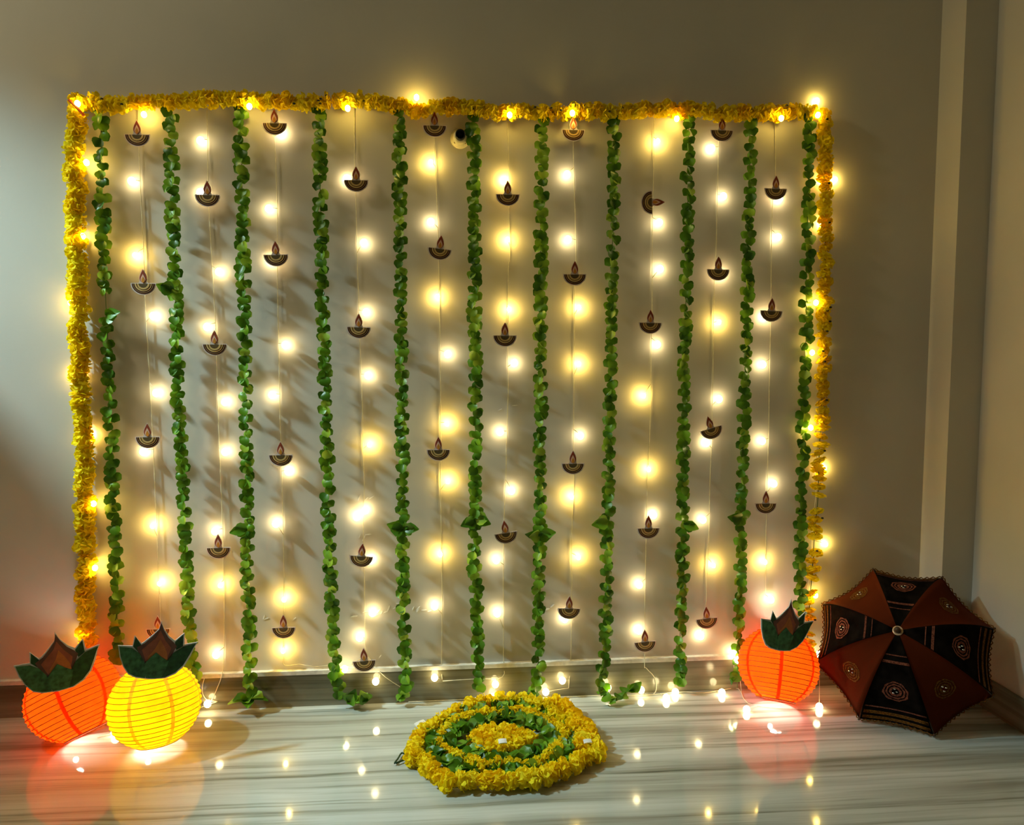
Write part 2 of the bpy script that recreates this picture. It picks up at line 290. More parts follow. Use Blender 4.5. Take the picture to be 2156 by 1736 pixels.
DIYAS = [(0,-0.7672,-0.0265,1.4993,0),(0,-0.7657,-0.0265,1.1308,0),(0,-0.7692,-0.0265,0.7389,0),(0,-0.761,-0.0265,0.231,0),(1,-0.6008,-0.0265,1.3539,0),(1,-0.5944,-0.0265,0.977,0),(1,-0.6005,-0.0265,0.4447,0),(2,-0.4304,-0.0265,1.5354,0),(2,-0.4347,-0.0265,1.2057,2),(2,-0.4348,-0.0265,0.6879,0),(2,-0.4382,-0.0265,0.2245,0),(3,-0.2281,-0.0265,1.3974,0),(3,-0.228,-0.0265,1.0216,-2),(3,-0.2301,-0.0265,0.413,-6),(3,-0.2259,-0.036,0.1294,3),(4,-0.0261,-0.0265,1.5394,0),(4,-0.0151,-0.0265,1.226,-7),(4,-0.0231,-0.0265,0.697,0),(5,0.1632,-0.0265,1.368,0),(5,0.1553,-0.0265,1.0,0),(5,0.1571,-0.0265,0.4681,9),(6,0.336,-0.0265,1.5373,0),(6,0.3419,-0.0265,1.1626,0),(6,0.3396,-0.0265,0.6552,0),(6,0.3313,-0.0265,0.2533,-2),(7,0.5482,-0.0265,1.3547,-88),(7,0.5486,-0.0265,1.035,-1),(7,0.5509,-0.0265,0.4731,0),(7,0.5458,-0.0265,0.1521,3),(8,0.7368,-0.0265,1.5457,0),(8,0.734,-0.0265,1.1785,-1),(8,0.7228,-0.0265,0.7476,17),(8,0.7212,-0.0265,0.2131,5),(9,0.889,-0.0265,1.3955,-1),(9,0.8857,-0.0265,1.0682,-2),(9,0.8833,-0.0265,0.5361,0)]
GREEN = [[(-0.8536,-0.022,1.554),(-0.8566,-0.022,1.4799),(-0.859,-0.022,1.3633),(-0.8603,-0.022,1.2457),(-0.8606,-0.022,1.1507),(-0.8611,-0.022,1.0791),(-0.8603,-0.022,0.9829),(-0.863,-0.022,0.886),(-0.8584,-0.022,0.7638),(-0.8632,-0.022,0.6405),(-0.8619,-0.022,0.5535),(-0.8623,-0.022,0.4533),(-0.8636,-0.022,0.327),(-0.8659,-0.022,0.2378),(-0.8674,-0.022,0.1352)],[(-0.6852,-0.022,1.5584),(-0.6877,-0.022,1.4486),(-0.6893,-0.022,1.3308),(-0.6886,-0.022,1.212),(-0.6903,-0.022,1.1281),(-0.6888,-0.022,1.0316),(-0.6905,-0.022,0.9099),(-0.6886,-0.022,0.787),(-0.6867,-0.022,0.663),(-0.6859,-0.022,0.5754),(-0.6852,-0.022,0.4493),(-0.6833,-0.022,0.3219),(-0.6792,-0.022,0.219),(-0.6781,-0.022,0.1413),(-0.659,-0.036,0.1012)],[(-0.5139,-0.022,1.5722),(-0.5148,-0.022,1.4523),(-0.5168,-0.022,1.3336),(-0.518,-0.022,1.2018),(-0.5189,-0.022,1.0808),(-0.521,-0.022,0.9587),(-0.5225,-0.022,0.8106),(-0.5234,-0.022,0.6859),(-0.5237,-0.022,0.5853),(-0.5245,-0.022,0.5093),(-0.5284,-0.022,0.4074),(-0.5272,-0.022,0.2658),(-0.5287,-0.022,0.162),(-0.5274,-0.036,0.0766),(-0.5312,-0.036,0.0271)],[(-0.3191,-0.022,1.5726),(-0.3202,-0.022,1.4564),(-0.3201,-0.022,1.3367),(-0.3191,-0.022,1.2038),(-0.319,-0.022,1.0818),(-0.3177,-0.022,0.9586),(-0.3176,-0.022,0.8342),(-0.3163,-0.022,0.7086),(-0.316,-0.022,0.5946),(-0.3147,-0.022,0.4666),(-0.3134,-0.022,0.4022),(-0.3113,-0.022,0.3114),(-0.3105,-0.022,0.22),(-0.3067,-0.022,0.1543),(-0.3007,-0.036,0.0941),(-0.2915,-0.036,0.0477),(-0.2768,-0.036,0.0233),(-0.2492,-0.036,0.0142),(-0.2174,-0.036,0.0209)],[(-0.116,-0.022,1.5707),(-0.1173,-0.022,1.4607),(-0.1175,-0.022,1.34),(-0.1166,-0.022,1.2059),(-0.1181,-0.022,1.0828),(-0.1183,-0.022,0.9585),(-0.1172,-0.022,0.8331),(-0.1176,-0.022,0.6937),(-0.1191,-0.022,0.5657),(-0.1187,-0.022,0.4883),(-0.1208,-0.022,0.4105),(-0.1197,-0.022,0.2929),(-0.1196,-0.022,0.1875),(-0.1179,-0.022,0.1078),(-0.1151,-0.036,0.0606),(-0.1245,-0.036,0.0277),(-0.1434,-0.0419,0.014)],[(0.0698,-0.022,1.5815),(0.0732,-0.022,1.501),(0.0752,-0.022,1.404),(0.0758,-0.022,1.2572),(0.0752,-0.022,1.1087),(0.0758,-0.022,0.9585),(0.0764,-0.022,0.8065),(0.0757,-0.022,0.6529),(0.0751,-0.022,0.5104),(0.0709,-0.022,0.4191),(0.0768,-0.022,0.3005),(0.079,-0.022,0.1942),(0.0806,-0.036,0.1064),(0.0842,-0.036,0.0368)],[(0.2524,-0.022,1.5742),(0.2526,-0.022,1.4685),(0.2516,-0.022,1.3459),(0.2507,-0.022,1.2097),(0.251,-0.022,1.0846),(0.25,-0.022,0.933),(0.2529,-0.022,0.8054),(0.2506,-0.022,0.6765),(0.2509,-0.022,0.5463),(0.2498,-0.022,0.4677),(0.2487,-0.022,0.3621),(0.2463,-0.022,0.2423),(0.2465,-0.022,0.1484),(0.245,-0.036,0.0735),(0.2345,-0.036,0.0268),(0.2081,-0.0498,0.014)],[(0.4429,-0.022,1.5791),(0.4461,-0.022,1.5094),(0.4451,-0.022,1.3489),(0.4438,-0.022,1.2116),(0.4412,-0.022,1.0856),(0.4437,-0.022,0.9584),(0.442,-0.022,0.8557),(0.4404,-0.022,0.7523),(0.4403,-0.022,0.6219),(0.4386,-0.022,0.5166),(0.4351,-0.022,0.4638),(0.4361,-0.022,0.3573),(0.4345,-0.022,0.2366),(0.4352,-0.022,0.1555),(0.4248,-0.036,0.0938),(0.4226,-0.036,0.0397),(0.4248,-0.0774,0.014),(0.457,-0.0802,0.014),(0.5005,-0.036,0.0203)],[(0.6469,-0.022,1.5757),(0.6474,-0.022,1.4768),(0.6485,-0.022,1.3397),(0.648,-0.022,1.2137),(0.6476,-0.022,1.0866),(0.6458,-0.022,0.9583),(0.6454,-0.022,0.8288),(0.6463,-0.022,0.698),(0.6463,-0.022,0.6189),(0.6481,-0.022,0.5127),(0.6467,-0.022,0.4326),(0.6506,-0.022,0.3653),(0.6508,-0.022,0.2708),(0.647,-0.022,0.1757),(0.6441,-0.036,0.0857),(0.6423,-0.036,0.0339)],[(0.8136,-0.022,1.5823),(0.8174,-0.022,1.4804),(0.8178,-0.022,1.3549),(0.8155,-0.022,1.2282),(0.8175,-0.022,1.0875),(0.8178,-0.022,0.9582),(0.8169,-0.022,0.8278),(0.8159,-0.022,0.6961),(0.8156,-0.022,0.5898),(0.8151,-0.022,0.4962),(0.8159,-0.022,0.4019),(0.8156,-0.022,0.2933),(0.8178,-0.022,0.1975),(0.8167,-0.022,0.1288),(0.8101,-0.036,0.0522),(0.8096,-0.036,0.0149)],[(0.9787,-0.022,1.5865),(0.982,-0.022,1.5215),(0.9831,-0.022,1.3956),(0.9843,-0.022,1.2684),(0.9841,-0.022,1.14),(0.989,-0.022,1.0234),(0.9876,-0.022,0.932),(0.9884,-0.022,0.8136),(0.9879,-0.022,0.6942),(0.9875,-0.022,0.614),(0.9869,-0.022,0.4929),(0.988,-0.022,0.4115),(0.9908,-0.022,0.3159),(0.9922,-0.022,0.2196)]]
TUFTS = [[(-0.84,-0.028,1.0525)],[(-0.7119,-0.028,1.1202)],[(-0.5405,-0.028,0.4907),(-0.5277,-0.0565,0.012),(-0.5594,-0.042,0.0181),(-0.5028,-0.042,0.017)],[(-0.2229,-0.042,0.0332),(-0.2581,-0.042,0.0398)],[(-0.1397,-0.028,0.4901),(-0.1019,-0.028,0.4919)],[(0.0966,-0.028,0.5061),(0.0544,-0.028,0.5044)],[(0.2308,-0.028,0.4669),(0.2646,-0.028,0.4661)],[(0.4111,-0.028,0.4974),(0.5096,-0.042,0.0349)],[(0.671,-0.028,0.4789)],[(0.7923,-0.028,0.4979)],[]]
MARIGOLD = [[(-0.9043,-0.028,1.5508),(-0.9165,-0.028,1.4769),(-0.9203,-0.028,1.361),(-0.9241,-0.028,1.244),(-0.926,-0.028,1.1733),(-0.9259,-0.028,1.0665),(-0.928,-0.028,0.9347),(-0.9279,-0.028,0.8259),(-0.9279,-0.028,0.7161),(-0.9298,-0.028,0.6425),(-0.9304,-0.028,0.5435),(-0.9333,-0.028,0.4189),(-0.9385,-0.028,0.2931),(-0.9398,-0.028,0.2043)],[(-0.9099,-0.028,1.577),(-0.848,-0.028,1.5741),(-0.7512,-0.028,1.5756),(-0.6361,-0.028,1.5845),(-0.5432,-0.028,1.594),(-0.4499,-0.028,1.5895),(-0.3439,-0.028,1.5877),(-0.2486,-0.028,1.5961),(-0.1648,-0.028,1.5949),(-0.0925,-0.028,1.5838),(-0.044,-0.028,1.5791),(0.017,-0.028,1.5914),(0.066,-0.028,1.5879),(0.1275,-0.028,1.5788),(0.2018,-0.028,1.5783),(0.3267,-0.028,1.5839),(0.4529,-0.028,1.5872),(0.5803,-0.028,1.5966),(0.7094,-0.028,1.5902),(0.8398,-0.028,1.5911),(0.9448,-0.028,1.6012),(1.0046,-0.028,1.5978)],[(1.0207,-0.028,1.5932),(1.0217,-0.028,1.5208),(1.0299,-0.028,1.433),(1.0304,-0.028,1.3317),(1.0332,-0.028,1.2041),(1.0346,-0.028,1.0752),(1.036,-0.028,0.9451),(1.0361,-0.028,0.8137),(1.0335,-0.028,0.6811),(1.0335,-0.028,0.5472),(1.0268,-0.028,0.4528),(1.0251,-0.028,0.3714),(1.0207,-0.028,0.2895),(1.0166,-0.028,0.1934),(1.0158,-0.028,0.0827)]]
RING_OUTER = [(-0.088,-0.3433),(-0.0797,-0.2902),(-0.067,-0.2459),(-0.0476,-0.206),(-0.0213,-0.1679),(0.0061,-0.1348),(0.0375,-0.1123),(0.0761,-0.0869),(0.1113,-0.083),(0.1504,-0.0724),(0.1887,-0.0757),(0.2215,-0.0996),(0.2568,-0.1233),(0.2937,-0.1094),(0.3088,-0.1547),(0.3248,-0.2076),(0.3402,-0.2398),(0.3431,-0.2875),(0.3459,-0.3329),(0.3438,-0.3652),(0.3239,-0.374),(0.2888,-0.3993),(0.2682,-0.425),(0.2415,-0.4227),(0.217,-0.4448),(0.1888,-0.459),(0.1628,-0.4567),(0.1388,-0.4616),(0.1116,-0.4592),(0.0818,-0.4566),(0.0537,-0.4448),(0.0247,-0.4563),(-0.0062,-0.4536),(-0.0194,-0.4242),(-0.0461,-0.4001),(-0.0568,-0.3512)]
RING_OUTER_SECOND = [(0.2638,-0.1639),(0.2891,-0.2014),(0.3096,-0.2432),(0.319,-0.2912),(0.314,-0.3356),(0.288,-0.355)]
RING_LEAF_OUTER = [(-0.0433,-0.2784),(-0.0441,-0.2383),(-0.033,-0.2037),(-0.0123,-0.1747),(0.0213,-0.1523),(0.0495,-0.1288),(0.1032,-0.1135),(0.1417,-0.1033),(0.1769,-0.0996),(0.2116,-0.1026),(0.2461,-0.1327),(0.2656,-0.1736),(0.2902,-0.1948),(0.2975,-0.2445),(0.2938,-0.2852),(0.2705,-0.3224),(0.2565,-0.3587),(0.2336,-0.3827),(0.2126,-0.396),(0.1778,-0.4153),(0.1458,-0.4125),(0.1058,-0.409),(0.0712,-0.4036),(0.037,-0.3807),(0.0099,-0.3784),(-0.0118,-0.351),(-0.0312,-0.3284)]
RING_INNER = [(-0.026,-0.2912),(-0.0235,-0.2575),(-0.0106,-0.2234),(0.0058,-0.1882),(0.0333,-0.1655),(0.0612,-0.1486),(0.0925,-0.1383),(0.1267,-0.1379),(0.1545,-0.1404),(0.1857,-0.1398),(0.2175,-0.1623),(0.238,-0.196),(0.2596,-0.2166),(0.2768,-0.2425),(0.2765,-0.2836),(0.26,-0.3161),(0.2413,-0.3472),(0.224,-0.3721),(0.1996,-0.3905),(0.1715,-0.3981),(0.1452,-0.3883),(0.1211,-0.3836),(0.0904,-0.3961),(0.0636,-0.3937),(0.0483,-0.3671),(0.0239,-0.3546),(0.0049,-0.3319),(-0.0146,-0.3141)]
RING_LEAF_INNER = [(0.0025,-0.2424),(0.0174,-0.2141),(0.0415,-0.198),(0.0659,-0.1878),(0.097,-0.1717),(0.1284,-0.1584),(0.1615,-0.1677),(0.1971,-0.1804),(0.2214,-0.2075),(0.2385,-0.2394),(0.2419,-0.2806),(0.2282,-0.3187),(0.2074,-0.3492),(0.1785,-0.3572),(0.1475,-0.3623),(0.1146,-0.3594),(0.0817,-0.354),(0.0575,-0.3361),(0.0303,-0.3069),(0.0109,-0.2775)]
CENTRE = [(0.1222,-0.2901),(0.0394,-0.2829),(0.205,-0.2973),(0.1273,-0.2173),(0.1178,-0.3524)]
TAGS = [(0.1249,-0.3329,0.044),(0.3239,-0.3503,0.044),(0.0825,-0.0115,0.004),(0.2497,-0.0521,0.004),(-0.0723,-0.1503,0.004)]
HOLDER = (0.04,-0.02,1.5152)
STEM = [(-0.1055,-0.2962,0.006),(-0.1135,-0.2933,0.006),(-0.1199,-0.3163,0.006),(-0.1263,-0.3366,0.006),(-0.1136,-0.3294,0.006),(-0.0998,-0.3202,0.006)]
SCUFFS = [(0.1441,-0.001,0.802),(0.1841,-0.001,0.8134),(-0.2368,-0.001,0.5676),(-0.2166,-0.001,0.5647),(-0.2027,-0.001,0.5683),(-0.2372,-0.001,0.4625),(-0.2259,-0.001,0.457),(-0.2156,-0.001,0.4659),(-0.2277,-0.001,0.2521),(-0.1919,-0.001,0.2524),(-0.1702,-0.001,0.2504),(-0.1623,-0.001,0.2608),(-0.1469,-0.001,0.2603),(-0.1365,-0.001,0.2733),(-0.1985,-0.001,0.2406),(-0.1817,-0.001,0.2481),(-0.0954,-0.001,0.2588),(-0.0826,-0.001,0.2544),(-0.0658,-0.001,0.2525),(-0.0502,-0.001,0.2494),(-0.256,-0.001,0.2411),(-0.4956,-0.001,0.2445),(0.2714,-0.001,0.2451),(0.2874,-0.001,0.2527),(-0.4894,-0.001,0.2417),(-0.4143,-0.001,0.2394),(-0.1873,-0.001,0.1257)]
CARD = {'backing': [(0.0152,0.1334),(0.0098,0.1144),(-0.0044,0.1022),(-0.0205,0.0904),(-0.028,0.0863),(-0.0408,0.1081),(-0.0463,0.0841),(-0.0755,0.0898),(-0.0732,0.0628),(-0.0669,0.0383),(-0.0571,0.0183),(-0.0416,0.0078),(-0.0119,-0.0012),(0.0193,-0.0044),(0.0411,0.0024),(0.06,0.0172),(0.0754,0.0406),(0.0837,0.059),(0.0914,0.0702),(0.0623,0.0689),(0.0631,0.0967),(0.0426,0.0815),(0.0306,0.0938),(0.0206,0.1127)],'coconut': [(0.015,0.1277),(0.0087,0.1115),(-0.0052,0.0985),(-0.0207,0.0859),(-0.0375,0.0792),(-0.0332,0.0614),(-0.0222,0.0405),(0.0007,0.021),(0.0267,0.0356),(0.0358,0.0513),(0.0456,0.0671),(0.04,0.0769),(0.0285,0.0911),(0.0199,0.1098)],'coconut_husk': [(0.0128,0.1109),(0.0031,0.0953),(-0.0158,0.0813),(-0.0278,0.0719),(-0.0204,0.044),(0.0008,0.0248),(0.0234,0.04),(0.0338,0.0652),(0.0215,0.0865)],'coconut_flame': [(0.0114,0.0901),(0.0006,0.0708),(-0.015,0.0545),(-0.0171,0.0434),(0.0009,0.0286),(0.0251,0.0397),(0.0246,0.0552),(0.0193,0.0715)],'small_leaf_left': [(-0.039,0.1041),(-0.045,0.0824),(-0.033,0.0652),(-0.0272,0.0809)],'small_leaf_right': [(0.0606,0.0928),(0.0418,0.0774),(0.0439,0.0588),(0.0587,0.0656)],'leaf_left': [(-0.0727,0.0871),(-0.0474,0.0798),(-0.033,0.0652),(-0.0237,0.0446),(-0.0217,0.0251),(-0.0234,0.0052),(-0.0415,0.0116),(-0.056,0.0219),(-0.0652,0.0406),(-0.0709,0.0642)],'leaf_right': [(0.0874,0.0678),(0.0587,0.0648),(0.0376,0.053),(0.0233,0.0362),(0.0132,0.0187),(0.0085,-0.0004),(0.0187,-0.0008),(0.0395,0.0062),(0.0573,0.0204),(0.072,0.0431),(0.0812,0.0591)],'leaf_front': [(0.002,0.061),(-0.0118,0.0501),(-0.0233,0.0387),(-0.024,0.0179),(-0.0217,0.0049),(-0.0017,0.0003),(0.0102,0.0),(0.0192,0.0157),(0.0274,0.0354),(0.0134,0.0475)]}
CARD_ORIGIN = (-0.675,-0.2666,0.2096)

# ------------------------------------------------------------------ setting
def struct(name, a, b, m, label, parent=None):
    mb = MB(); mb.box(a, b); o = mb.out(name, m, parent)
    if parent is None: tag(o, label, 'wall' if 'wall' in name else ('floor' if name == 'floor' else 'trim'), None, 'structure')
    return o
wall_back = struct('wall_back', (-3.2, 0.0, -0.1), (1.55, 0.12, 2.9), WALL, 'plain pale plaster wall behind the hanging garlands')
struct('wall_right', (1.45, -3.4, -0.1), (1.57, 0.0, 2.9), WALL, 'pale plaster side wall beside the umbrella')
struct('trim_1', (1.36, -0.10, 0.0), (1.45, 0.0, 2.9), WALL, 'narrow plaster pillar in the corner behind the umbrella')
struct('floor', (-3.2, -3.4, -0.1), (1.45, 0.0, 0.0), FLOOR, 'polished grey marble floor with long dark veins')
# unseen half-height blocker, added to shade the lower left wall and floor
tag(struct('wall_left', (-1.80, -1.6, 0.0), (-1.70, 0.0, 1.52), WALL, 'unseen half-height wall added to block the cool downlight'), None, 'wall')
def skirting(name, a, b, m, label):
    o = struct(name, a, b, m, label)
    (x0, y0, z0), (x1, y1, z1) = a, b
    mb = MB(); mb.box((x0, y0 - 0.001 if y1 > y0 and name != 'baseboard_right' else y0, z1), (x1, y1, z1 + 0.011))
    mb.out('white_edge', CAP, o)
    return o
skirting('baseboard_back', (-3.2, -0.014, 0.0), (1.36, 0.0, 0.088), SKIRT, 'brown veined marble skirting along the garland wall')
skirting('baseboard_corner', (1.345, -0.112, 0.0), (1.45, -0.10, 0.088), SKIRT, 'short marble skirting on the corner pillar')
mb = MB(); mb.box((1.437, -3.4, 0.0), (1.45, -0.112, 0.082))
tag(mb.out('baseboard_right', SKIRT_SIDE), 'dark marble skirting along the side wall', 'trim', None, 'structure')
# paint flakes knocked off the wall
mb = MB()
for i, (x, y, z) in enumerate(SCUFFS):
    n = 7; a0 = random.uniform(0, 6.28); el = random.uniform(0.35, 0.8); big = random.uniform(0.004, 0.008)
    pts = []
    for k in range(n):
        an = 2*PI*k/n; rr = big*random.uniform(0.55, 1.1)
        px, pz = rr*math.cos(an)*1.5, rr*math.sin(an)*el*0.55
        pts.append((x + px*math.cos(a0*0.2) - pz*math.sin(a0*0.2), z + px*math.sin(a0*0.2) + pz*math.cos(a0*0.2)))
    mb.plate(pts, 0.0, 0.0012)
o = mb.out('paint_flake', FLAKE, wall_back); o['kind'] = 'stuff'; o['label'] = 'small bare white flakes in the wall paint'

# ------------------------------------------------------------------ shared small meshes
def ico(r, sub=2, squash=1.0):
    import bmesh
    bm = bmesh.new(); bmesh.ops.create_icosphere(bm, subdivisions=sub, radius=r)
    V = [Vector((v.co.x, v.co.y, v.co.z*squash)) for v in bm.verts]; F = [tuple(v.index for v in f.verts) for f in bm.faces]; bm.free()
    return V, F
BULB_ME = {'w': mesh_data('bulb_mesh', *ico(0.0095, 2, 1.1), BULB['w']), 'y': mesh_data('bulb_mesh_small', *ico(0.0058, 2, 1.2), BULB['y']),
           'f': mesh_data('bulb_mesh_garland', *ico(0.0068, 2, 1.2), BULB['f'])}

def leaf_mesh(name, cup, fold, n=5, point=0.0):
    V = []; F = []
    prof = [0.16, 0.80, 1.0, 0.86, 0.0] if point == 0 else [0.10, 0.62, 0.80, 0.55, 0.0]
    for i in range(n):
        u = i/(n-1)
        for j in range(5):
            v = (j-2)/2.0; wv = prof[i]*0.5*v
            x = wv*1.08; y = u*(1+point*0.3) if j == 2 or i < n-1 else u
            if i == n-1: y = 1.0 + point*0.3; x = 0.05*v
            z = fold*abs(v)*prof[i] - cup*(u-0.35)**2*1.4 + 0.03*math.sin(3*u+5*v)
            V.append((x, y, z))
    for i in range(n-1):
        for j in range(4):
            a = i*5+j; F.append((a, a+1, a+6, a+5))
    return mesh_data(name, V, F, LEAF)
LEAVES = [leaf_mesh('leaf_a', 0.25, 0.18), leaf_mesh('leaf_b', 0.5, 0.08), leaf_mesh('leaf_c', 0.1, 0.30), leaf_mesh('leaf_d', 0.7, -0.12)]
LONG_LEAF = leaf_mesh('leaf_long', 0.3, 0.15, 5, 1.0)

def marigold_mesh(name, seed, squash):
    rnd = random.Random(seed); V = []; F = []
    v0, f0 = ico(0.74, 1, squash); V += v0; F += f0
    n = 36
    for k in range(n):
        z = 1-2*(k+0.5)/n; rr = math.sqrt(1-z*z); an = k*2.39996 + rnd.uniform(-.25, .25)
        d = Vector((rr*math.cos(an), rr*math.sin(an), z)).normalized()
        t = d.cross(Vector((rnd.uniform(-1,1), rnd.uniform(-1,1), rnd.uniform(-1,1)))).normalized(); s = d.cross(t)
        b = len(V); r0, r1, r2 = 0.5, rnd.uniform(0.80, 0.92), rnd.uniform(0.92, 1.10); wd = rnd.uniform(0.26, 0.38)
        curl = rnd.uniform(-0.18, 0.18)
        P = [d*r0 - t*wd*0.5, d*r0 + t*wd*0.5, d*r1 - t*wd + s*curl*.4, d*r1 + t*wd - s*curl*.4,
             d*r2 - t*wd*0.75 + s*(curl+0.10), d*r2*1.03 + s*curl*1.6, d*r2 + t*wd*0.75 + s*(curl-0.10)]
        V += [Vector((p.x, p.y, p.z*squash)) for p in P]
        F += [(b, b+1, b+3, b+2), (b+2, b+3, b+6, b+5), (b+2, b+5, b+4)]
    return mesh_data(name, V, F, PETAL, False)
FLOWERS = [marigold_mesh('marigold_a', 1, 0.80), marigold_mesh('marigold_b', 2, 0.70), marigold_mesh('marigold_c', 3, 0.88), marigold_mesh('marigold_d', 4, 0.76)]
FLAT_FLOWERS = [marigold_mesh('marigold_flat_a', 5, 0.42), marigold_mesh('marigold_flat_b', 6, 0.5)]

# ------------------------------------------------------------------ hanging leaf garlands
LEFT_ORD = ['nearest the yellow lantern', 'second from the yellow lantern side', 'third from the yellow lantern side', 'fourth from the yellow lantern side',
            'fifth from the yellow lantern side']
ORD = ['first', 'second', 'third', 'fourth', 'fifth', 'sixth', 'seventh', 'eighth', 'ninth', 'tenth', 'eleventh']
G_LABEL = ['green leaf garland with a bare gap, beside the lantern-side marigold strand',
 'green leaf garland ending behind the yellow lantern, one sprig sticking out',
 'green leaf garland whose tip splays three leaves on the floor',
 'green leaf garland whose tail curls away along the floor, towards its neighbour',
 'green leaf garland fourth after the bare-gap one, tip curling on the floor',
 'green leaf garland touching the round lamp holder on the wall',
 'green leaf garland ending straight behind the rangoli, bent tip',
 'green leaf garland with a tail bending round towards the umbrella side',
 'green leaf garland third from the umbrella, ending just above the floor',
 'green leaf garland second from the umbrella, ending beside the orange lantern',
 'green leaf garland nearest the umbrella, ending behind the orange lantern card']
def put_leaf(parent, p, L, nrm, size, me=None):
    me = me or random.choice(LEAVES)
    m = frame(L, nrm, Vector(p) - Vector(parent.location), (size*1.06, size, size))
    return link('leaf', me, parent, m)
def leaf_string(root, P, step, gap=None, size=0.0262, flat=False):
    i = 0
    for p, t in resample(smooth_path(P, 3), step):
        if gap and gap[0] < p.z < gap[1]: continue
        onfloor = flat or p.z < 0.03
        F = Vector((0, 0, 1)) if onfloor else Vector((0, -1, 0))
        S = t.cross(F).normalized(); i += 1
        a = random.uniform(-1, 1)
        sz = size*random.uniform(0.86, 1.12)
        L = t*0.85 + S*a*0.45 + F*random.uniform(0.12, 0.40)
        put_leaf(root, p - t*sz*0.45 + F*0.004 + S*random.uniform(-.003, .003), L, F + S*random.uniform(-0.75, 0.75) - t*0.25, sz)
        sd = 1 if i % 2 else -1
        L = t*random.uniform(0.45, 0.85) + S*sd*random.uniform(0.5, 0.9) + F*random.uniform(0.0, 0.2)
        if onfloor and L.z < 0: L.z = 0.05
        put_leaf(root, p - t*sz*0.35 + F*0.001, L, F*0.9 + S*sd*random.uniform(-0.2, 0.8), sz*0.86)
for gi, P in enumerate(GREEN):
    root = empty('leaf_garland', P[0]); tag(root, G_LABEL[gi], 'garland', 'green leaf garlands hanging on the wall')
    mb = MB(); mb.tube(smooth_path(P, 2), 0.0011, 4); mb.out('thread', THREAD, root, True)
    leaf_string(root, P, 0.0192, (1.046, 1.104) if gi == 0 else None)
    for p in TUFTS[gi]:
        p = Vector(p); q = min((Vector(g) for g in smooth_path(P, 6)), key=lambda g: (g-p).length)
        d = p - q; d = d.normalized() if d.length > 0.004 else Vector((random.choice((-1, 1)), -0.3, 0.1)).normalized()
        F = Vector((0, 0, 1)) if p.z < 0.03 else Vector((0, -1, 0))
        if p.z < 0.03: d.z = 0.02
        for k in range(2):
            dd = d + Vector((0, 0, random.uniform(-.25, .25) if p.z > 0.03 else 0.05*k)) + F*random.uniform(0.0, 0.2)
            put_leaf(root, q + F*0.006, dd, F + Vector((random.uniform(-.4, .4), 0, random.uniform(-.4, .4))), max(0.034, (p-q).length*1.35), LONG_LEAF if k == 0 else LEAVES[2])

# ------------------------------------------------------------------ marigold strands round the wall
M_LABEL = ['yellow marigold strand hanging upright above the lantern pair', 'yellow marigold strand taped level across the wall top',
           'thin yellow marigold strand hanging upright behind the umbrella edge']
for mi, P in enumerate(MARIGOLD):
    root = empty('marigold_garland', P[0]); tag(root, M_LABEL[mi], 'garland', 'marigold strands framing the wall')
    sp = smooth_path(P, 3)
    mb = MB(); mb.tube(sp, 0.0012, 4); mb.out('thread', THREAD, root, True)
    step = (0.0195, 0.0205, 0.0235)[mi]
    for k, (p, t) in enumerate(resample(sp, step)):
        R = (0.0250, 0.0222, 0.0205)[mi]*random.uniform(0.86, 1.12)
        S = t.cross(Vector((0, -1, 0))).normalized()
        if mi == 2 and p.z < 0.55 and k % 5 == 0: continue
        if mi == 0 and p.z < 0.45: R *= 0.92
        p = p + S*random.uniform(-0.005, 0.005) + Vector((0, random.uniform(-0.006, 0.004), 0))
        me = random.choice(FLAT_FLOWERS if (mi == 2 and p.z < 0.75) or random.random() < 0.15 else FLOWERS)
        nrm = t + Vector((random.uniform(-.5, .5), random.uniform(-.6, .3), random.uniform(-.5, .5)))
        link('marigold_flower', me, root, frame(nrm.orthogonal(), nrm, p - root.location, (R, R, R)))
    if mi != 0:
        for k in range(16 if mi == 1 else 14):
            p, t = random.choice(resample(sp, 0.02)); q = p + Vector((random.uniform(-.01, .01), -0.019, random.uniform(-.012, .012)))
            mb = MB(); mb.add(*[ [v + q for v in ico(0.0042, 1, 0.7)[0]], ico(0.0042, 1, 0.7)[1] ]); mb.out('calyx', CALYX, root, True)
# red ribbon tie at the corner of the frame
p = Vector(MARIGOLD[0][0]) + Vector((0.006, -0.027, 0.006)); mb = MB()
mb.tube([p + Vector((-.016, 0, .014)), p + Vector((0, -.003, 0)), p + Vector((.018, 0, -.022))], 0.0035, 6)
tag(mb.out('ribbon_tie', plain('orange_ribbon', (0.75, 0.13, 0.01), 0.6)), 'orange ribbon tie at the marigold corner above the lanterns', 'ribbon')

# ------------------------------------------------------------------ strings of fairy lights
def light_string(label, group, P, bulbs, wr=0.0011):
    root = empty('fairy_light_string', P[0]); tag(root, label, 'string lights', group)
    sp = [Vector(p) for p in smooth_path(P, 3)]
    mb = MB(); mb.tube(sp, wr, 5)
    for b in bulbs:
        p = Vector(b[:3]); q = min(sp, key=lambda g: (g-p).length)
        if (q-p).length > 0.003: mb.tube([q, (q+p)/2 + Vector((0, -0.002, 0.002)), p], 0.0008, 4)
    mb.out('wire', WIRE, root, True)
    for b in bulbs:
        k = b[3] if len(b) > 3 else 'w'
        me = BULB_ME[k] if k in BULB_ME else BULB_ME['f']
        link('bulb', me, root, Matrix.Translation(Vector(b[:3]) - root.location))
    return root
S_NAME = ['first light string, beside the bare-gap leaf garland', 'second light string from the lantern pair', 'third light string from the lantern pair',
          'fourth light string from the lantern pair', 'fifth light string from the lantern pair', 'fifth light string from the umbrella', 'fourth light string from the umbrella',
          'third light string from the umbrella', 'second light string from the umbrella', 'light string nearest the umbrella']
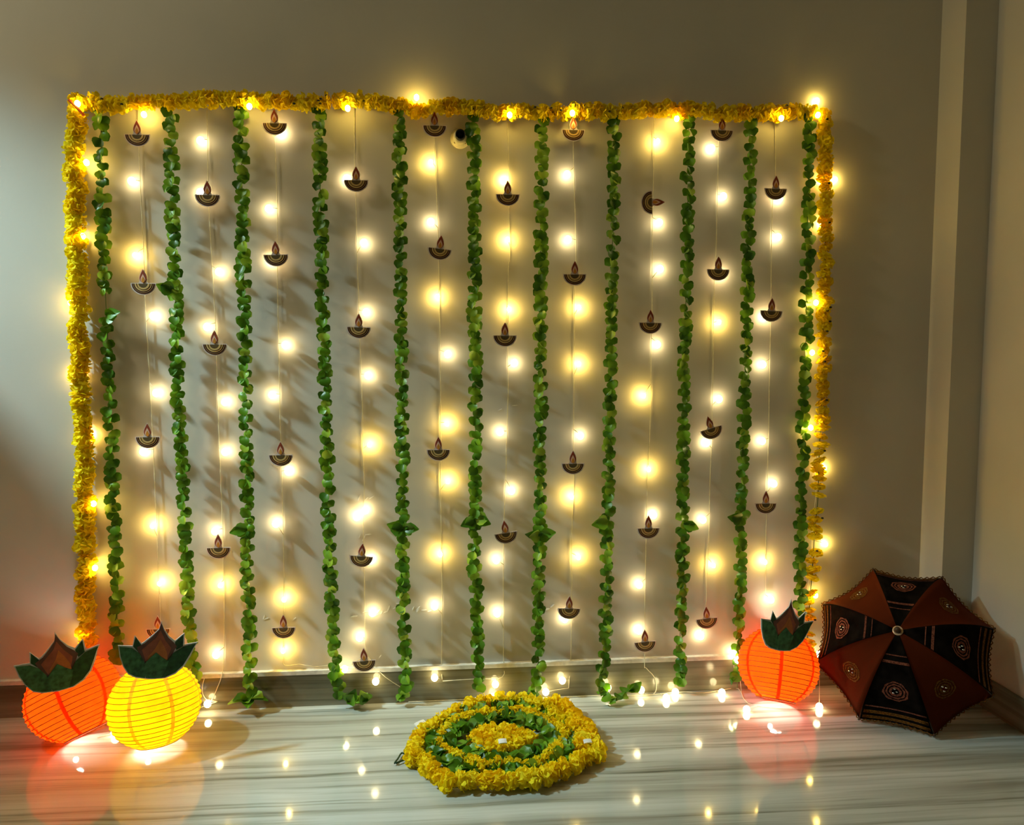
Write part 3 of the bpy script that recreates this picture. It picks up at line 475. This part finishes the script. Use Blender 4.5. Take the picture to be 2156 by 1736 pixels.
W_LABEL = ['hanging fairy light string that ends behind the yellow lantern', 'hanging fairy light string whose wire coils down beside the yellow lantern',
 'hanging fairy light string between second and third leaf garlands from the yellow lantern'.replace('second and third', 'splayed-tip garland and the next,'),
 'hanging fairy light string with two bulbs close together, wire running down the skirting', 'hanging fairy light string just before the round lamp holder',
 'hanging fairy light string just past the round lamp holder', 'hanging fairy light string above the far edge of the rangoli',
 'hanging fairy light string carrying the paper diya turned on its side', 'hanging fairy light string with the tilted diya, second from the umbrella',
 'hanging fairy light string nearest the umbrella, above the orange lantern']
W_LABEL[2] = 'hanging fairy light string just past the splayed-tip leaf garland'
for i in range(10):
    light_string(W_LABEL[i], 'fairy light strings hanging on the wall', WIRES[i], BULBS[i])
FR_LABEL = ['fairy light string twined along the upright marigold strand above the lantern pair', 'fairy light string twined along the level marigold strand',
            'fairy light string twined along the marigold strand by the umbrella']
for i in range(3):
    P = [Vector(p) + Vector((0.004, 0.021, 0)) for p in MARIGOLD[i]]
    light_string(FR_LABEL[i], 'fairy light strings in the marigold frame', P, FRAME_BULBS[i])
light_string('fairy light string lying along the floor from rangoli to orange lantern', 'fairy light strings on the floor', FLOOR_WIRE, [b + ('w',) for b in FLOOR_BULBS])
light_string('fairy light string lying on the floor around the yellow lantern', 'fairy light strings on the floor', LEFT_WIRE, [b + ('w',) for b in LEFT_BULBS])

# ------------------------------------------------------------------ paper diya cutouts
def arc(r, n=20, a0=PI, a1=2*PI): return [(r*math.cos(a0+(a1-a0)*k/n), r*math.sin(a0+(a1-a0)*k/n)*0.92) for k in range(n+1)]
def annulus_half(ro, ri, n=20): return arc(ro, n) + list(reversed(arc(ri, n)))
def flame(w, h, z0, n=10):
    R = []
    for k in range(n+1):
        u = k/n; R.append((w*math.sin(PI*u**0.72)*(1-0.25*u), z0 + h*u))
    return R + [(-x, z) for x, z in reversed(R[1:-1])]
def part_mesh(name, pts_list, y, t, m):
    mb = MB()
    for pts in pts_list: mb.plate(pts, y, t)
    return mesh_data(name, mb.V, mb.F, m, False)
R0 = 0.0283
def strip(ro, ri, n=18):
    V = []; F = []
    o, q = arc(ro, n), arc(ri, n)
    for (x, z), (x2, z2) in zip(o, q):
        V += [(x, 0.0, z), (x2, 0.0, z2), (x, -0.0005, z), (x2, -0.0005, z2)]
    for k in range(n):
        a = 4*k; F += [(a+2, a+3, a+7, a+6), (a, a+4, a+5, a+1), (a, a+2, a+6, a+4), (a+1, a+5, a+7, a+3)]
    return V, F
def strip_mesh(name, ro, ri, y, m):
    V, F = strip(ro, ri); return mesh_data(name, [(a, b+y, c) for a, b, c in V], F, m, False)
DY = {
 'backing': part_mesh('diya_backing', [arc(R0*1.10) + [(R0*1.10, 0.0016), (0.011, 0.0015)] + [(x, z) for x, z in flame(0.0108, 0.0375, 0.0) if z > 0.004 and x > 0] + [(x, z) for x, z in flame(0.0108, 0.0375, 0.0) if z > 0.004 and x <= 0] + [(-0.011, 0.0015), (-R0*1.10, 0.0016)]], 0.0, 0.0012, D_BACK),
 'bowl': part_mesh('diya_bowl', [arc(R0)], -0.0012, 0.0006, D_BOWL),
 'gold_band': strip_mesh('diya_gold_band', R0*0.74, R0*0.40, -0.0018, D_BAND),
 'thin_band': strip_mesh('diya_thin_band', R0*0.605, R0*0.565, -0.0024, D_BOWL),
 'dotted_band': strip_mesh('diya_dotted_band', R0*0.88, R0*0.86, -0.0018, D_BAND),
 'centre_disc': part_mesh('diya_centre', [arc(R0*0.38)], -0.0018, 0.0005, D_DISC),
 'flame': part_mesh('diya_flame', [flame(0.0094, 0.034, 0.0012)], -0.0012, 0.0006, D_FL1),
 'flame_heart': part_mesh('diya_flame_heart', [flame(0.0064, 0.0225, 0.0020)], -0.0018, 0.0005, D_FL2),
 'flame_core': part_mesh('diya_flame_core', [flame(0.0040, 0.0150, 0.0024)], -0.0023, 0.0005, D_FL3),
}
def make_diya():
    root = empty('paper_diya'); link('backing', DY['backing'], root)
    b = link('bowl', DY['bowl'], root)
    for k in ('gold_band', 'thin_band', 'dotted_band', 'centre_disc'): link(k, DY[k], b)
    f = link('flame', DY['flame'], root)
    for k in ('flame_heart', 'flame_core'): link(k, DY[k], f)
    return root
def copy_tree(o, parent=None):
    c = o.copy(); COL.objects.link(c); c.parent = parent
    for ch in list(o.children): copy_tree(ch, c)
    return c
counts = {}
for d in DIYAS: counts[d[0]] = counts.get(d[0], 0) + 1
RANK = {1: ['only'], 3: ['topmost', 'middle', 'lowest'], 4: ['topmost', 'second highest', 'third highest', 'lowest']}
proto = make_diya(); seen = {}
for i, (s, x, y, z, a) in enumerate(DIYAS):
    o = proto if i == 0 else copy_tree(proto)
    r = RANK[counts[s]][seen.get(s, 0)]; seen[s] = seen.get(s, 0) + 1
    o.location = (x, y, z); o.rotation_euler = (0, math.radians(-a), 0)
    lab = 'brown paper diya, %s on the %s' % (r, S_NAME[s])
    if a == -88: lab = 'brown paper diya turned on its side, flame pointing towards the umbrella'
    elif a == 17: lab = 'brown paper diya tilted clearly, bulb below, on the second string from the umbrella'
    elif s == 0 and r == 'lowest': lab = 'brown paper diya mostly hidden behind the yellow lantern card'
    tag(o, lab, 'paper diya', 'paper diya cutouts on the light strings')

# ------------------------------------------------------------------ round lamp holder on the wall
hx, hy, hz = HOLDER
root = empty('lamp_holder', (hx, 0, hz)); tag(root, 'round cream lamp holder with empty black socket on the wall', 'lamp holder')
RX = Matrix.Translation((hx, 0, hz)) @ Matrix.Rotation(PI/2, 4, 'X')
mb = MB(); mb.lathe([(0.0255, 0.0), (0.0255, 0.005), (0.0235, 0.008), (0.020, 0.010), (0.018, 0.020), (0.015, 0.028)], 36, RX); mb.out('base', HOLDER_M, root, True)
mb = MB(); mb.lathe([(0.0125, 0.027), (0.0128, 0.046), (0.0105, 0.047), (0.0100, 0.034)], 28, RX); mb.out('socket', BLACK, root, True)
for sx, sz in ((-0.014, -0.012), (0.013, -0.013)):
    mb = MB(); mb.lathe([(0.0026, 0.009), (0.0026, 0.0135), (0.0012, 0.0140)], 12, Matrix.Translation((sx, 0, sz)) @ RX); mb.out('screw', plain('screw_brown', (0.25, 0.16, 0.05), 0.4), root, True)

# ------------------------------------------------------------------ rangoli of garlands on the floor
def ring(label, pts, z, R, step, closed=True, flat=False, extra=None):
    c = sum((Vector((x, y, 0)) for x, y in pts), Vector())/len(pts)
    root = empty('marigold_garland', c); tag(root, label, 'garland', 'garland rings of the floor rangoli')
    P = [Vector((x, y, z)) for x, y in pts]
    if closed: P = P + [P[0]]
    sp = smooth_path(P, 4); runs = [sp]
    if extra: runs.append(smooth_path([Vector((x, y, z)) for x, y in extra], 4))
    mb = MB(); mb.tube([p*1.0 - Vector((0, 0, z*0.4)) for p in sp], 0.0012, 4); mb.out('thread', THREAD, root, True)
    for sp in runs:
        for p, t in resample(sp, step):
            r = R*random.uniform(0.90, 1.10)
            nrm = t*1.0 + Vector((random.uniform(-.3, .3), random.uniform(-.3, .3), random.uniform(-.25, .5)))
            p = p + Vector((random.uniform(-.003, .003), random.uniform(-.003, .003), r*0.98 + random.uniform(0, .003) - z))
            link('marigold_flower', random.choice(FLOWERS), root, frame(nrm.orthogonal(), nrm, p - root.location, (r, r, r)))
    return root
def leaf_ring(label, pts, z, size, step):
    c = sum((Vector((x, y, 0)) for x, y in pts), Vector())/len(pts)
    root = empty('leaf_garland', c); tag(root, label, 'garland', 'garland rings of the floor rangoli')
    P = [Vector((x, y, z)) for x, y in pts]; P.append(P[0])
    sp = smooth_path(P, 4)
    mb = MB(); mb.tube([p - Vector((0, 0, z*0.5)) for p in sp], 0.0011, 4); mb.out('thread', THREAD, root, True)
    for p, t in resample(sp, step):
        S = t.cross(Vector((0, 0, 1)))
        for k in range(4):
            sd = random.choice((-1, 1))
            L = t*random.uniform(-1, 1) + S*sd*0.5 + Vector((0, 0, random.uniform(0.1, 0.8)))
            put_leaf(root, p + Vector((random.uniform(-.012, .012), random.uniform(-.012, .012), 0.0)), L, Vector((random.uniform(-.6, .6), random.uniform(-1.0, .3), 1)), size*random.uniform(0.85, 1.15))
ring('outermost yellow marigold ring of the floor rangoli, doubled on the umbrella side', RING_OUTER, 0.02, 0.0222, 0.0275, True, extra=RING_OUTER_SECOND)
leaf_ring('outer green leaf ring between the two yellow rings of the rangoli', RING_LEAF_OUTER, 0.012, 0.030, 0.017)
ring('inner yellow marigold ring of the floor rangoli', RING_INNER, 0.018, 0.0180, 0.0215)
leaf_ring('inner green leaf ring around the yellow centre of the rangoli', RING_LEAF_INNER, 0.012, 0.031, 0.0165)
(cx0, cy0), (xl, _), (xr, _), (_, yt), (_, yb) = CENTRE
rx, ry = (xr-xl)/2 - 0.010, (yt-yb)/2 - 0.006; spir = []
for k in range(60):
    u = k/59; an = u*2*PI*2.6; rad = 1 - u*0.97
    spir.append(((xl+xr)/2 + rx*rad*math.cos(an), (yt+yb)/2 + ry*rad*math.sin(an)))
ring('coiled yellow marigold centre of the floor rangoli', spir, 0.018, 0.0195, 0.0225, False)
def slip(name, p, label, wx, wy, rot, tilt, t=0.0025, grp=None):
    Rm = Matrix.Translation(p) @ Matrix.Rotation(rot, 4, 'Z') @ Matrix.Rotation(tilt, 4, 'X')
    mb = MB(); n = 6; V = []; F = []
    for zz in (0, t):
        for j in (-1, 1):
            for i in range(n+1):
                u = i/n*2-1; V.append(Rm @ Vector((u*wx/2, j*wy/2, zz + 0.0015*(1-u*u))))
    for i in range(n):
        a, b, c, d = i, i+n+1, i+2*(n+1), i+3*(n+1)
        F += [(a, b, b+1, a+1), (c, c+1, d+1, d), (a, a+1, c+1, c), (b, d, d+1, b+1)]
    F += [(0, 2*(n+1), 3*(n+1), n+1), (n, 2*n+1, 4*n+3, 3*n+2)]
    return tag(obj(name, V, F, TAGM), label, 'tag', grp)
slip('paper_tag', TAGS[0], 'white tag lying on the yellow centre of the rangoli', 0.019, 0.013, 0.1, 0.35)
slip('paper_tag', TAGS[1], 'white tag lying on the outer yellow ring, umbrella side', 0.019, 0.011, 0.1, 0.35)
slip('paper_tag', TAGS[2], 'white tag at the wall foot behind the rangoli, by a leaf garland tip', 0.022, 0.012, 0.2, 0.5)
slip('paper_tag', TAGS[3], 'white tag on the floor behind the rangoli, below the paired bulbs', 0.022, 0.012, -0.4, 0.5)
slip('plastic_scrap', TAGS[4], 'crumpled clear white scrap on the floor beside the rangoli', 0.03, 0.018, 0.7, 0.3)
mb = MB(); mb.tube(smooth_path(STEM, 3), 0.0022, 6)
tag(mb.out('stem_wire', STEM_M, None, True), 'bent dark green stem poking out from the rangoli rim', 'stem')

# ------------------------------------------------------------------ paper lanterns with kalash cards
def lantern(label, cpos, R, axis, mat_paper, mat_rib, card_label, card_o, card_yaw, card_roll, card_s, seam0, group='round paper lanterns', power=1.0):
    root = empty('paper_lantern', (cpos[0], cpos[1], 0.0)); tag(root, label, 'lantern', group)
    ax = Vector(axis).normalized(); q = Vector((0, 0, 1)).rotation_difference(ax).to_matrix().to_4x4()
    T = Matrix.Translation(cpos) @ q
    th0, th1 = math.radians(27), math.radians(152); nb = 17
    def rad(th, ridge): return (R*(1.0 if ridge else 0.972))
    prof = []
    for k in range(nb*2+1):
        th = th0 + (th1-th0)*k/(nb*2); rr = rad(th, k % 2 == 0)
        prof.append((rr*math.sin(th), rr*0.95*math.cos(th)))
    prof = list(reversed(prof))
    mb = MB(); mb.lathe(prof, 64, T, False); sh = mb.out('paper_shell', mat_paper, root, True)
    mb = MB()
    for k in range(nb+1):
        th = th0 + (th1-th0)*k/nb
        c = [T @ Vector((R*0.999*math.sin(th)*math.cos(a), R*0.999*math.sin(th)*math.sin(a), R*0.95*0.999*math.cos(th))) for a in [2*PI*j/48 for j in range(49)]]
        mb.tube(c, 0.0009 if 0 < k < nb else 0.0016, 4)
    mb.out('wire_ribs', mat_rib, root, True)
    for g in range(7):
        a0 = seam0 + g*2*PI/7; V = []; F = []
        for k in range(nb*2+1):
            th = th0 + (th1-th0)*k/(nb*2); rr = rad(th, k % 2 == 0)*1.006; hw = 0.0042/max(R*math.sin(th), .01)
            for a in (a0-hw, a0, a0+hw): V.append(T @ Vector((rr*math.sin(th)*math.cos(a), rr*math.sin(th)*math.sin(a), rr*0.95*math.cos(th))))
        for k in range(nb*2):
            for j in range(2):
                b = 3*k+j; F.append((b, b+1, b+4, b+3))
        obj('paper_seam', V, F, SEAM_Y if mat_paper is YELLOW else SEAM_O, root, True)
    # lights tucked inside
    for dx, dy, dz in ((0.012, 0.0, -0.012), (-0.014, 0.010, 0.004), (0.002, -0.016, 0.010), (-0.004, 0.006, -0.020), (-0.020, -0.012, -0.078)):
        v, f = ico((0.0095 if dz > -0.05 else 0.0062)*power, 2); mb = MB(); mb.add([p + T @ Vector((dx, dy, dz)) for p in v], f); mb.out('inner_bulb', INNER, root, True)
    # card: coconut on mango leaves, standing against the front of the shade
    card = empty('kalash_card', card_o); tag(card, card_label, 'card', 'printed kalash cards on the lanterns')
    Rc = Matrix.Rotation(card_yaw, 4, 'Z') @ Matrix.Rotation(card_roll, 4, 'Y')
    def layer(nm, key, y, t, m, parent=card):
        pts = [(x*card_s[0], z*card_s[1]) for x, z in CARD[key]]
        sub = round_outline(pts) if key not in ('backing',) else pts
        mb = MB(); mb.plate(sub, y, t, Rc)
        o = link(nm, mesh_data(nm, mb.V, mb.F, m, False), parent); return o
    layer('backing', 'backing', 0.0, 0.0018, CARD_W)
    layer('leaf', 'small_leaf_left', -0.0018, 0.0005, LEAF_PRINT2); layer('leaf', 'small_leaf_right', -0.0018, 0.0005, LEAF_PRINT2)
    c = layer('coconut', 'coconut', -0.0018, 0.0007, NUT1)
    layer('coconut_husk', 'coconut_husk', -0.0025, 0.0005, NUT2, c); layer('coconut_flame', 'coconut_flame', -0.0030, 0.0005, NUT3, c)
    layer('leaf', 'leaf_left', -0.0036, 0.0006, LEAF_PRINT); layer('leaf', 'leaf_right', -0.0036, 0.0006, LEAF_PRINT2)
    layer('leaf', 'leaf_front', -0.0043, 0.0006, LEAF_PRINT)
    return root
def round_outline(pts):
    """one corner-keeping subdivision that bows the edges a little"""
    return pts
lantern('glowing yellow paper lantern standing upright on the marble floor', (-0.7125, -0.1940, 0.1040), 0.1065, (-0.12, 0.16, 1), YELLOW, RIBWIRE_Y,
        'printed kalash card with green leaves on the yellow lantern', tuple(Vector(CARD_ORIGIN) + Vector((0.001, -0.013, -0.003))), 0.36, 0.0, (1, 1), 4.55, power=1.0)
lantern('glowing orange paper lantern leaning beside the yellow lantern', (-0.9240, -0.1450, 0.1075), 0.1088, (-0.50, 0.30, 1), ORANGE, RIBWIRE,
        'dark kalash card on the leaning orange lantern beside the yellow one', (-0.887, -0.262, 0.1815), 0.46, math.radians(-12), (1.02, 1.03), 4.95)
lantern('glowing orange paper lantern leaning beside the umbrella', (0.8955, -0.1050, 0.1060), 0.1068, (0.24, 0.42, 1), ORANGE, RIBWIRE,
        'dark kalash card on the orange lantern beside the umbrella', (0.864, -0.2005, 0.1875), 0.25, math.radians(2), (1.0, 1.0), 4.35)

# ------------------------------------------------------------------ embroidered umbrella lying open in the corner
UC = Vector((1.1965, -0.1850, 0.1789)); UA = Vector((-0.5006, -0.6413, 0.5816)).normalized()
UE1 = Vector((0.7883, -0.6153, 0.0)).normalized(); UE2 = UA.cross(UE1)
UR, UH, US = 0.2225, 0.132, 1.9887
TH = math.radians(62)
root = empty('umbrella', (UC.x, UC.y, 0)); tag(root, 'open black and orange embroidered umbrella lying on the floor in the corner', 'umbrella')
def usurf(i, u, v, lift=0.0):
    """panel i, u across 0..1, v from tip 0 to rim 1"""
    a0, a1 = US - i*PI/4, US - (i+1)*PI/4
    s = math.sin(v*TH)/math.sin(TH); h = (math.cos(v*TH) - math.cos(TH))/(1 - math.cos(TH))
    p0 = UE1*math.cos(a0)*s + UE2*math.sin(a0)*s; p1 = UE1*math.cos(a1)*s + UE2*math.sin(a1)*s
    p = p0*(1-u) + p1*u
    sag = math.sin(PI*u)
    p *= 1 - 0.05*sag*v*v
    hh = h*UH - 0.010*sag*v
    return UC + p*UR + UA*(hh + lift)
nu, nv = 8, 12
def usheet(name, i, m, parent, u0=0.0, u1=1.0, v0=0.03, v1=1.0, lift=0.0, n1=nu, n2=nv, t=0.0012):
    V = []; F = []
    for l in (lift, lift - t):
        for b in range(n2+1):
            for a in range(n1+1): V.append(usurf(i, u0+(u1-u0)*a/n1, v0+(v1-v0)*b/n2, l))
    k = (n1+1)*(n2+1)
    for b in range(n2):
        for a in range(n1):
            p = b*(n1+1)+a; F.append((p, p+n1+1, p+n1+2, p+1)); F.append((k+p, k+p+1, k+p+n1+2, k+p+n1+1))
    for b in range(n2):
        for a in (0, n1):
            p = b*(n1+1)+a; F.append((p, k+p, k+p+n1+1, p+n1+1))
    for a in range(n1):
        for b in (0, n2):
            p = b*(n1+1)+a; F.append((p, p+1, k+p+1, k+p))
    return obj(name, V, F, m, parent, True)
def umandala(i, uc, vc, r, parent, m):
    for ri, ro in ((0.86, 1.0), (0.62, 0.76), (0.30, 0.50)):
        V = []; F = []; n = 24
        for k in range(n+1):
            a = 2*PI*k/n
            wob = 1 + 0.05*math.sin(8*a)
            for rr in (ri, ro*wob):
                V.append(usurf(i, uc + rr*r*math.cos(a)/(UR*0.77*max(vc, .3)), vc + rr*r*math.sin(a)/(UR*1.15), 0.0016))
        for k in range(n): F.append((2*k, 2*k+1, 2*k+3, 2*k+2))
        obj('mandala_ring', V, F, m, parent, True)
    v, f = ico(0.0045, 1, 0.5); mb = MB()
    for dx, dz in ((-0.004, 0.0), (0.005, 0.004), (0.002, -0.006)):
        c = usurf(i, uc + dx/(UR*0.6), vc + dz/UR, 0.002); mb.add([p*0.8 + c for p in v], f)
    mb.out('sequins', U_SILVER, parent, True)
for i in range(8):
    black = i % 2 == 0
    pn = usheet('panel', i, U_BLACK if black else U_ORANGE, root)
    pn['label'] = 'black embroidered panel' if black else 'orange cloth panel'
    if black:
        for v0, v1, m in ((0.935, 0.975, U_GOLD), (0.86, 0.90, U_GOLD), (0.80, 0.815, U_ROSE), (0.30, 0.325, U_ROSE), (0.24, 0.25, U_ROSE)):
            usheet('embroidered_band', i, m, pn, 0.03, 0.97, v0, v1, 0.0012, 8, 2, 0.0008)
        umandala(i, 0.5, 0.60, 0.026, pn, U_ROSE)
    else:
        umandala(i, 0.5, 0.66, 0.024, pn, U_GOLD)
    # zigzag braid along the rim
    mb = MB(); pts = []
    for k in range(25):
        p = usurf(i, k/24, 1.0, 0.001); d = (p - UC).normalized()
        pts.append(p + d*(0.0045 if k % 2 else -0.0005))
    mb.tube(pts, 0.0016, 5); mb.out('edge_braid', U_GOLD, root, True)
    rp = [usurf(i, 0.0, v/12, -0.003) for v in range(13)]
    mb = MB(); mb.tube(rp, 0.0018, 5); mb.out('rib', U_WOOD, root, True)
    tip = usurf(i, 0.0, 1.0, 0.0); d = (tip - UC).normalized()
    mb = MB(); mb.tube([tip - d*0.004, tip + d*0.004], 0.0026, 6); mb.out('rib_cap', U_WOOD, root, True)
zq = Vector((0, 0, 1)).rotation_difference(UA).to_matrix().to_4x4()
TT = Matrix.Translation(UC + UA*(UH - 0.004)) @ zq
mb = MB(); mb.lathe([(0.0115, -0.002), (0.0125, 0.003), (0.0120, 0.006), (0.0088, 0.006), (0.0080, 0.004)], 24, TT, True); mb.out('tip_ring', U_TIP, root, True)
mb = MB(); mb.lathe([(0.0070, 0.0), (0.0065, 0.016), (0.0040, 0.020)], 18, TT); mb.out('tip', U_WOOD, root, True)
mb = MB(); mb.tube([UC + UA*(UH-0.006), UC + UA*0.05, UC - UA*0.17], 0.0045, 10); mb.out('shaft', U_WOOD, root, True)
mb = MB(); mb.lathe([(0.006, -0.03), (0.0095, -0.02), (0.0095, 0.02), (0.006, 0.028)], 16, Matrix.Translation(UC - UA*0.19) @ zq); mb.out('handle', U_WOOD, root, True)
